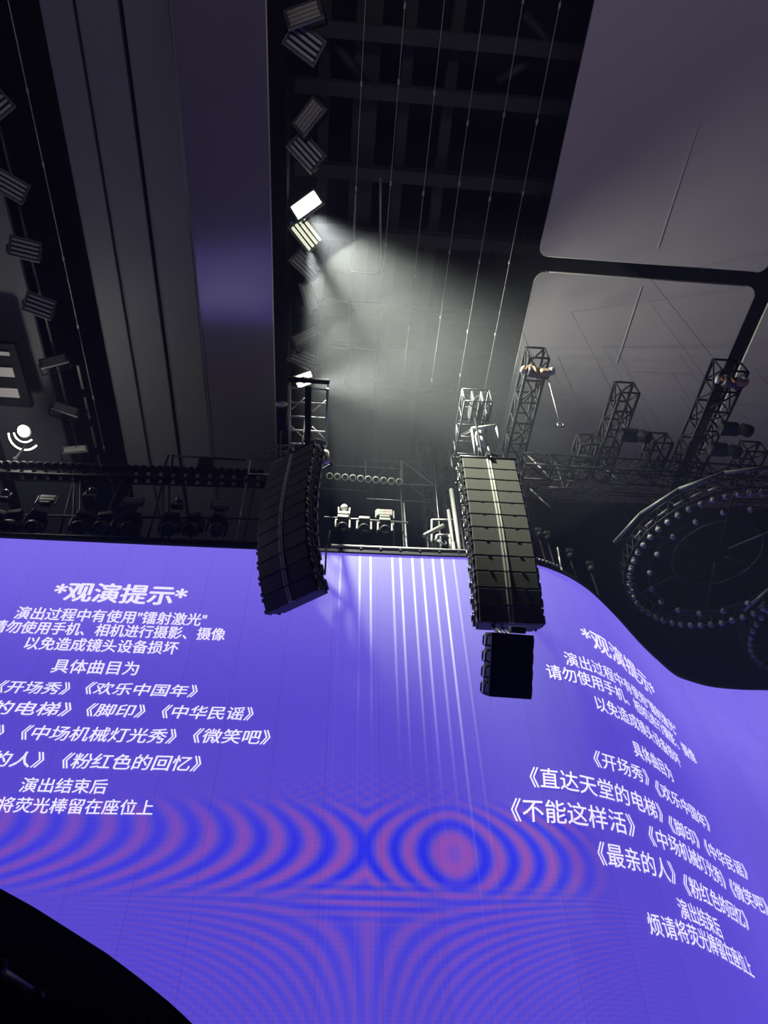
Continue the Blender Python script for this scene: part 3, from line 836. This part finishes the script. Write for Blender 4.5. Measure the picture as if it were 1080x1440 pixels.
light_bar('long dark bar of round lamps crossing the left of the photo above the screen', PY(-30, 655, 12.2), PY(372, 668, 12.2), 36, 'blackplastic', True, .105)
light_bar('short row of ten ring-like lamps between the two line arrays', PY(458, 672, 12.2), PY(566, 681, 12.2), 10, 'blackplastic', False, .095)

# moving heads and strobes on the pipe
pa, pb = PY(-40, 724, 12.1), PY(392, 730, 12.1)
tag(MB().tube(pa, pb, .03, 8).build('lighting_pipe', M['black'], None, pa), 'dark pipe with hanging moving heads at left above the screen', 'pipe')
pc, pd = PY(456, 727, 12.1), PY(574, 735, 12.1)
tag(MB().tube(pc, pd, .025, 8).build('lighting_pipe', M['steel'], None, pc), 'thin silver pipe holding three fixtures between the arrays', 'pipe')

def make_head(armm, label, group):
    t = thing('moving_head', label, 'stage light', (0, 0, 0), group)
    MB().box((0, 0, -.06), (.34, .3, .12), bev=.02).build('base', M[armm] if armm != 'black' else M['blackplastic'], t)
    mb = MB().box((0, 0, -.15), (.46, .14, .06), bev=.015)
    for s in (-1, 1): mb.box((s*.21, 0, -.33), (.06, .16, .36), bev=.02)
    mb.build('yoke', M[armm], t)
    h = MB().lathe([(.06, -.22), (.15, -.18), (.17, 0), (.165, .16), (.15, .2), (.13, .2)], (0, 0, -.42), (0, -.65, -.76), 16).build('head', M['blackplastic'], t)
    MB().lathe([(.13, .2), (.10, .215), (.01, .225)], (0, 0, -.42), (0, -.65, -.76), 16).build('lens', M['glass'], h)
    MB().torus(Vector((0, 0, -.42))+Vector((0, -.65, -.76)).normalized()*.2, .14, .012, 20, 6, axis=(0, -.65, -.76)).build('lens_ring', M['grey'], h)
    return t
hb = make_head('black', '', 'moving heads on the left pipe'); hs = make_head('midpaint', '', 'fixtures between the arrays')
first = {}
def place_head(proto, px, py, lab, yaw, sc=1.0, grp=None):
    p = PY(px, py, 12.1)+Vector((0, 0, .04)); mw = Matrix.Translation(p) @ Matrix.Rotation(yaw, 4, 'Z') @ Matrix.Scale(sc, 4)
    if proto.name not in first: first[proto.name] = 1; proto.matrix_world = mw; proto['label'] = lab; return proto
    return dup(proto, mw, lab, grp)
for (px, lab, yaw) in ((-2, 'moving head cut by the left edge of the photo', .3), (24, 'moving head second from left under the pipe', -.2), (55, 'moving head under the pale strobe panel at left', .35),
                       (120, 'moving head right of the first crossed stand', .1), (152, 'moving head left of the box-topped dark fixture', -.2), (188, 'moving head under the dark strobe panel in the black gap', .2),
                       (243, 'moving head below the small upright round lamp', .0), (275, 'moving head in the middle of the grey strip gap', -.25), (308, 'moving head under the striped strobe nearest the left array', .3)):
    place_head(hb, px, 724.5+px*.016, lab, yaw, 1.12)
for (px, lab) in ((482, 'pale-armed moving head under the small mirrored lamp between the arrays'), (512, 'pale arched fixture in the middle of the three between the arrays'), (541, 'pale-armed moving head under the rainbow strobe panel')):
    place_head(hs, px, 730+(px-482)*.07, lab, .0, .88)
def strobe(label, px, py, m, w=.44, Y=12.05):
    p = PY(px, py, Y); t = thing('strobe_panel', label, 'strobe light', p)
    MB().box(p+Vector((0, .06, 0)), (w, .1, .28), bev=.02).build('housing', M['grey'], t)
    MB().box(p+Vector((0, 0, .055)), (w-.06, .03, .09), bev=.01).build('lamp_window', M[m], t)
    MB().box(p+Vector((0, 0, -.055)), (w-.06, .03, .09), bev=.01).build('lamp_window', M[m], t)
    mb = MB()
    for s in (-1, 1): mb.box(p+Vector((s*(w/2+.02), .03, -.08)), (.03, .06, .3))
    mb.box(p+Vector((0, .03, -.2)), (w*.62, .14, .09), bev=.02)
    mb.build('bracket', M['midpaint' if m == 'rainbow' else 'grey'], t)
strobe('strobe panel with rainbow-coloured windows between the arrays', 541, 720, 'rainbow')
strobe('pale strobe panel on the pipe at far left', 67, 700, 'module')
strobe('dark strobe panel in front of the black gap at left', 188, 703, 'bulb', .5)
strobe('striped strobe panel nearest to the left line array', 311, 708, 'bulb', .46)
def spot(label, px, py, m='steel', Y=12.05):
    p = PY(px, py, Y); t = thing('small_lamp', label, 'stage light', p)
    MB().sphere(p, .10, 14).build('globe', M[m], t)
    mb = MB()
    for s in (-1, 1): mb.tube(p+Vector((s*.15, 0, .0)), p+Vector((s*.14, 0, -.24)), .018)
    mb.box(p+Vector((0, 0, -.27)), (.32, .16, .09), bev=.02); mb.build('bracket', M[m], t)
spot('small mirrored ball lamp upright on the pipe between the arrays', 484, 714, 'lip')
spot('small dark round lamp at the far left end of the pipe', 8, 693, 'grey')
spot('small round lamp on the pipe beside the black gap', 130, 690, 'grey')
spot('small round lamp upright on the pipe left of the striped strobe', 252, 703, 'grey')
# crossed stands and posts
def stand(label, x, yt, Y=12.35, m='black', sp=14):
    segs = [((x+10, yt), (x-sp, 762)), ((x+10, yt), (x+sp*.5, 762)), ((x+18, yt+5), (x+17, 762))]
    pipes(label, segs, Y, .028, m, 'braced_stand', 'stand')
stand('crossed dark stand between the second and third left strobe', 95, 672)
stand('crossed dark stand left of the small upright round lamp', 220, 676)
pipes('thin pale slanted post left of the left line array', [((346, 682), (332, 757))], 12.3, .02, 'steel', 'upright_pipe')
pipes('thin dark post between light bar and screen at left', [((243, 640), (241, 668)), ((237, 640), (230, 662)), ((243, 641), (345, 647))], 12.4, .03, 'black', 'rail_frame', 'frame')
p = PY(289, 655, 12.4); t = thing('winch_box', 'dark box-like winch standing on the light bar left of the left array', 'winch', p)
MB().box(p, (.42, .3, .34), bev=.04).build('body', M['black'], t); MB().tube(p+Vector((.0, 0, .17)), p+Vector((0, 0, .3)), .03).build('lifting_eye', M['black'], t)
# dark service rail below the heads
ra, rb = PY(-40, 750, 11.9), PY(362, 764, 11.9)
tag(MB().tube(ra, rb, .05, 8).build('guard_rail', M['black'], None, ra), 'dark guard rail just above the screen top at left', 'rail')

# small pale truss and frame left of the left array
a, b = PY(360, 638, 12.3), PY(412, 636, 12.3)
box_truss('small grey lattice truss left of the left line array top', a, b, .3, .32, .022, 3, (0, 1, 0), 'dim', False)
pipes('thin angled silver frame with bulbs left of the left line array', [((352, 648), (349, 666)), ((349, 666), (378, 667))], 12.0, .018, 'steel', 'frame_pipe')
# lamp unit left of ladder truss
p = PZ(397, 590, 16.8); t = thing('follow_spot', 'dark upright spotlight with pale top beside the ladder truss', 'stage light', p)
MB().box(p, (.24, .5, .3), bev=.04).build('body', M['black'], t)
MB().lathe([(.10, -.03), (.15, 0), (.15, .05), (.12, .08)], PZ(396, 570, 16.8), (-.1, -.6, .5), 16).build('reflector', M['edge'], t)
MB().tube(p, PY(392, 650, 12.0), .02).build('stem', M['dim'], t)
# bumper hardware right of the left array top
p = PZ(451, 622, 15.8); t = thing('cable_spool', 'pale-topped cable unit at the right of the left array top', 'rigging', p)
MB().lathe([(.05, -.17), (.07, -.15), (.07, .15), (.05, .17)], p, (1, 0, -.35), 12).build('roll', M['edge'], t)
MB().lathe([(.05, 0), (.09, .03), (.09, .4), (.06, .42)], PZ(459, 650, 15.3), (-.1, 0, 1), 12).build('cylinder', M['edge'], t)
MB().tube(p, PZ(459, 650, 15.3), .03).build('arm', M['grey'], t)

# ------------------------------------------------------------------ scaffold between the arrays
S = lambda x, y: (450+x/5.143, 640+y/5.143)
def sc_pipe(label, a, b, r, Y=12.4, m='steel', name='scaffold_pipe'):
    return pipes(label, [(S(*a), S(*b))], Y, r, m, name, foot=b[1] > 560)
sc_pipe('thick upright scaffold pipe right of the rainbow strobe', (600, 350), (625, 665), .045)
sc_pipe('upright scaffold pipe at the right end of the ring-lamp row', (588, 45), (592, 205), .045)
sc_pipe('thin horizontal wire-like pipe above the ring-lamp row', (70, 70), (580, 100), .014)
sc_pipe('thin upright pipe of the scaffold above the ring-lamp row', (330, 35), (332, 195), .022)
sc_pipe('top rail of the scaffold bay left of the upright', (330, 35), (560, 45), .016, m='dim')
sc_pipe('top rail of the scaffold bay right of the upright', (600, 48), (840, 65), .016, m='dim')
sc_pipe('scaffold diagonal falling left above the ring lamps', (555, 50), (400, 165), .018, m='dim')
sc_pipe('scaffold diagonal falling right toward the right array', (605, 50), (822, 215), .02)
sc_pipe('horizontal scaffold rail right of the ring-lamp row', (600, 210), (860, 222), .02)
sc_pipe('low horizontal scaffold rail under the ring-lamp row', (340, 315), (810, 340), .014, m='dim')
sc_pipe('dim bar under the left part of the ring-lamp row', (0, 238), (350, 262), .014, m='dim')
sc_pipe('short scaffold diagonal below the rail', (655, 225), (738, 290), .018, m='dim')
sc_pipe('thin post hanging from the pipe right of the rainbow strobe', (532, 485), (535, 650), .016, m='dim')
sc_pipe('tall dim post left of the right array', (822, 70), (868, 570), .016, m='steel')
sc_pipe('thick upright pipe close to the left side of the right array', (948, 250), (1012, 685), .06, 12.0)
sc_pipe('second upright pipe left of the right array', (928, 400), (962, 635), .05, 12.2)
t = thing('gate_frame', 'square pipe frame with a coil of cable left of the right array', 'frame', PY(*S(808, 465), 12.2))
MB().path([PY(*S(a, b), 12.2) for a, b in ((808, 672), (808, 467), (1040, 470))], .03).build('frame', M['steel'], t)
MB().path([PY(*S(a, b), 12.2) for a, b in ((830, 660), (845, 580), (935, 578), (948, 680))], .035).build('inner_frame', M['steel'], t)
mb = MB()
for k in range(4): mb.torus(PY(*S(880+k*4, 625), 12.15), .13-.012*k, .012, 24, 6, axis=(.3+.1*k, -1, .2))
mb.build('cable_coil', M['dim'], t)
sc_pipe('short pale tilted bar on the frame left of the right array', (748, 585), (892, 510), .06, 12.0, 'steel', 'tilted_bar')
pipes('short black cable tail at the right of the left array', [((464, 746), (459, 770)), ((459, 770), (457, 808))], 10.6, .02, 'grey', 'cable_tail', 'cable')
# dim vertical truss towers behind
for (x0_, y0_, lab) in ((600, 622, 'dim upright truss tower behind the scaffold'), (632, 640, 'dim narrow truss tower left of the right array')):
    a, b = PY(x0_, y0_+60, 13.4), PY(x0_, y0_, 13.4)
    a = Vector((a.x, a.y, 0)); b = Vector((a.x, a.y, b.z)); t = box_truss(lab, a, b, .35, .35, .03, 26, (1, 0, 0), 'dim', False, Vector((0, 1, 0)))

# small lit fixtures at the right edge of the right array
for i, (px, py, lab) in enumerate(((759, 752, 'small fixture with glints right of the array, upper'), (771, 757, 'small fixture with glints right of the array, lower'), (803, 782, 'small fixture with glints over the screen bend'), (832, 800, 'small fixture with glints beside the ring'))):
    p = PY(px, py, 12.9); t = thing('small_lamp', lab, 'stage light', p)
    MB().sphere(p, .11, 10).build('globe', M['black'], t)
    MB().box(p+Vector((0, 0, .2)), (.2, .12, .14), bev=.03).build('bracket', M['black'], t)
    MB().tube(p+Vector((0, .1, .2)), (p.x, p.y+.1, 0), .025, 6).build('pole', M['black'], t)
for (px, py, lab) in ((885, 612, 'dark boxy spotlight hanging beside the second overhead truss'), (1025, 603, 'dark boxy spotlight with barrel right of the long truss'), (1010, 632, 'dark lamp with small white glints below the long truss')):
    p = PZ(px, py, 17); t = thing('spotlight', lab, 'stage light', p)
    MB().box(p, (.5, .3, .3), bev=.05).build('body', M['black'], t)
    MB().lathe([(.1, 0), (.16, .05), (.16, .3), (.12, .34)], p+Vector((.2, -.1, -.1)), (.5, -.2, -.8), 14).build('barrel', M['black'], t)
    MB().tube(p+Vector((0, 0, .15)), p+Vector((0, 0, .9)), .03).build('clamp', M['black'], t)

# ------------------------------------------------------------------ ring light rigs
def ring_rig(label, c, r_out, r_in, n_out, n_in, frame_r, red=None):
    c = Vector(c); t = thing('ring_light_rig', label, 'light rig', c)
    mb = MB()
    for (R, z) in ((r_out+.12, .1), (r_out+.12, .5), (r_out-.18, .35)): mb.torus(c+Vector((0, 0, z)), R, .028, 72, 6)
    for k in range(48):
        t0, t1 = 2*PI*k/48, 2*PI*(k+.5)/48
        A = lambda tt, R, z: c+Vector((R*math.cos(tt), R*math.sin(tt), z))
        mb.tube(A(t0, r_out+.12, .1), A(t1, r_out+.12, .5), .014, 6); mb.tube(A(t1, r_out+.12, .5), A(2*t1-t0, r_out+.12, .1), .014, 6); mb.tube(A(t0, r_out-.18, .35), A(t0, r_out+.12, .1), .014, 6)
    mb.build('outer_hoop', M['black'], t)
    mb = MB().torus(c+Vector((0, 0, .12)), r_in, .03, 64, 6); mb.torus(c+Vector((0, 0, .45)), r_in*.62, .03, 48, 6)
    mb.build('inner_hoop', M['black'], t)
    mb = MB()
    for k in range(6):
        a = 2*PI*(k+.3)/6; d = Vector((math.cos(a), math.sin(a), 0))
        mb.tube(c+d*.3+Vector((0, 0, .45)), c+d*(r_out+.1)+Vector((0, 0, .3)), .03, 6)
    mb.build('spoke', M['black'], t)
    for k in range(n_out):
        a = 2*PI*k/n_out; p = c+Vector((r_out*math.cos(a), r_out*math.sin(a), 0))
        MB().lathe([(.04, .12), (.075, .06), (.085, 0), (.06, -.05), (.015, -.065)], p, (0, 0, 1), 10).build('lamp', M['bulb'], t)
    for k in range(n_in):
        a = 2*PI*(k+.4)/n_in; p = c+Vector((r_in*math.cos(a), r_in*math.sin(a), 0))
        MB().lathe([(.04, .1), (.075, .05), (.08, 0), (.05, -.05), (.01, -.06)], p, (0, 0, 1), 10).build('bulb', M['red' if red == k else 'bulb'], t)
    q = [c+Vector((frame_r*math.cos(2*PI*(k+.1)/19), frame_r*math.sin(2*PI*(k+.1)/19), 0)) for k in range(20)]
    for k in range(10, 16):
        MB().tube(q[k], q[k+1], .045, 8).build('frame_bar', M['barpaint'], t)
    for k in range(6):
        a0, a1 = math.radians(196+k*9), math.radians(202+k*9); R = r_out+.32
        MB().tube(c+Vector((R*math.cos(a0), R*math.sin(a0), .05)), c+Vector((R*math.cos(a1), R*math.sin(a1), .05)), .03, 8).build('pale_bar', M['barpaint'], t)
    for k in range(10, 17): MB().tube(q[k], c+Vector((0, 0, .4))+(q[k]-c)*((r_out+.1)/frame_r), .02, 6).build('frame_post', M['black'], t)
    for k in range(3):
        a = 2*PI*k/3; p = c+Vector((2*math.cos(a), 2*math.sin(a), .6)); MB().tube(p, (p.x, p.y, 30), .005, 6).build('hanging_chain', M['black'], t)
ring_rig('large round rig with two rings of small lamps at right', (10.33, 12.4, 15), 2.455, 1.93, 52, 18, 3.25)
ring_rig('second round lamp rig cut by the right edge, one bulb red', (14.45, 14.7, 15), 2.2, 1.65, 46, 16, 2.9, 9)

# dark bar in the void below the left end of the screen
t = thing('lattice_beam', 'dim slanted beam in the darkness below the left end of the screen', 'beam', PY(2, 1370, 10.9))
a, b = PY(-6, 1366, 10.9), PY(42, 1398, 10.9)
MB().tube(a, b, .085, 10).build('tube', M['dim'], t); MB().box(b, (.34, .16, .05)).build('end_plate', M['dim'], t); MB().box(a, (.24, .24, .24), bev=.03).build('joint', M['black'], t)
for s in (-1, 1):
    MB().tube((a.x+s*.12-.2, 10.9, a.z), (a.x+s*.12-.2, 10.9, 0), .05).build('leg', M['black'], t)

# ------------------------------------------------------------------ haze
def haze_mat(name, dens, c=(.95, .97, 1)):
    m = bpy.data.materials.new(name); m.use_nodes = True; nt = m.node_tree; nt.nodes.clear()
    out = nt.nodes.new('ShaderNodeOutputMaterial'); v = nt.nodes.new('ShaderNodeVolumeScatter')
    v.inputs['Density'].default_value = dens; v.inputs['Color'].default_value = (*c, 1); v.inputs['Anisotropy'].default_value = .25
    nt.links.new(v.outputs[0], out.inputs['Volume']); return m
hz = MB().box((0, 11, 16.6), (40, 34, 26)).build('haze', haze_mat('haze', HAZE_DENSITY, (.62, .63, 1)))
tag(hz, 'thin smoke haze filling the hall above the stage', 'haze', None, 'stuff')
hz = MB().sphere((3.6, 10, 19.2), 1.0, 40, (5.9, 4.8, 4.2)).build('smoke', haze_mat('smoke', .0056))
tag(hz, 'pale drifting smoke glowing in the floodlight beams between the arrays and the roof', 'smoke', None, 'stuff')
hz = MB().sphere((2.8, 10.3, 19.4), 1.0, 40, (4.0, 3.0, 2.7)).build('smoke', haze_mat('smoke_core', .0052))
tag(hz, 'brighter smoke right beside the lamp at the ladder truss', 'smoke', None, 'stuff')
hz = MB().sphere((0.9, 7.6, 20.2), 1.0, 40, (3.4, 3.0, 2.6)).build('smoke', haze_mat('smoke_wisp', .0028))
tag(hz, 'faint smoke in the beam just under the glaring floodlight', 'smoke', None, 'stuff')
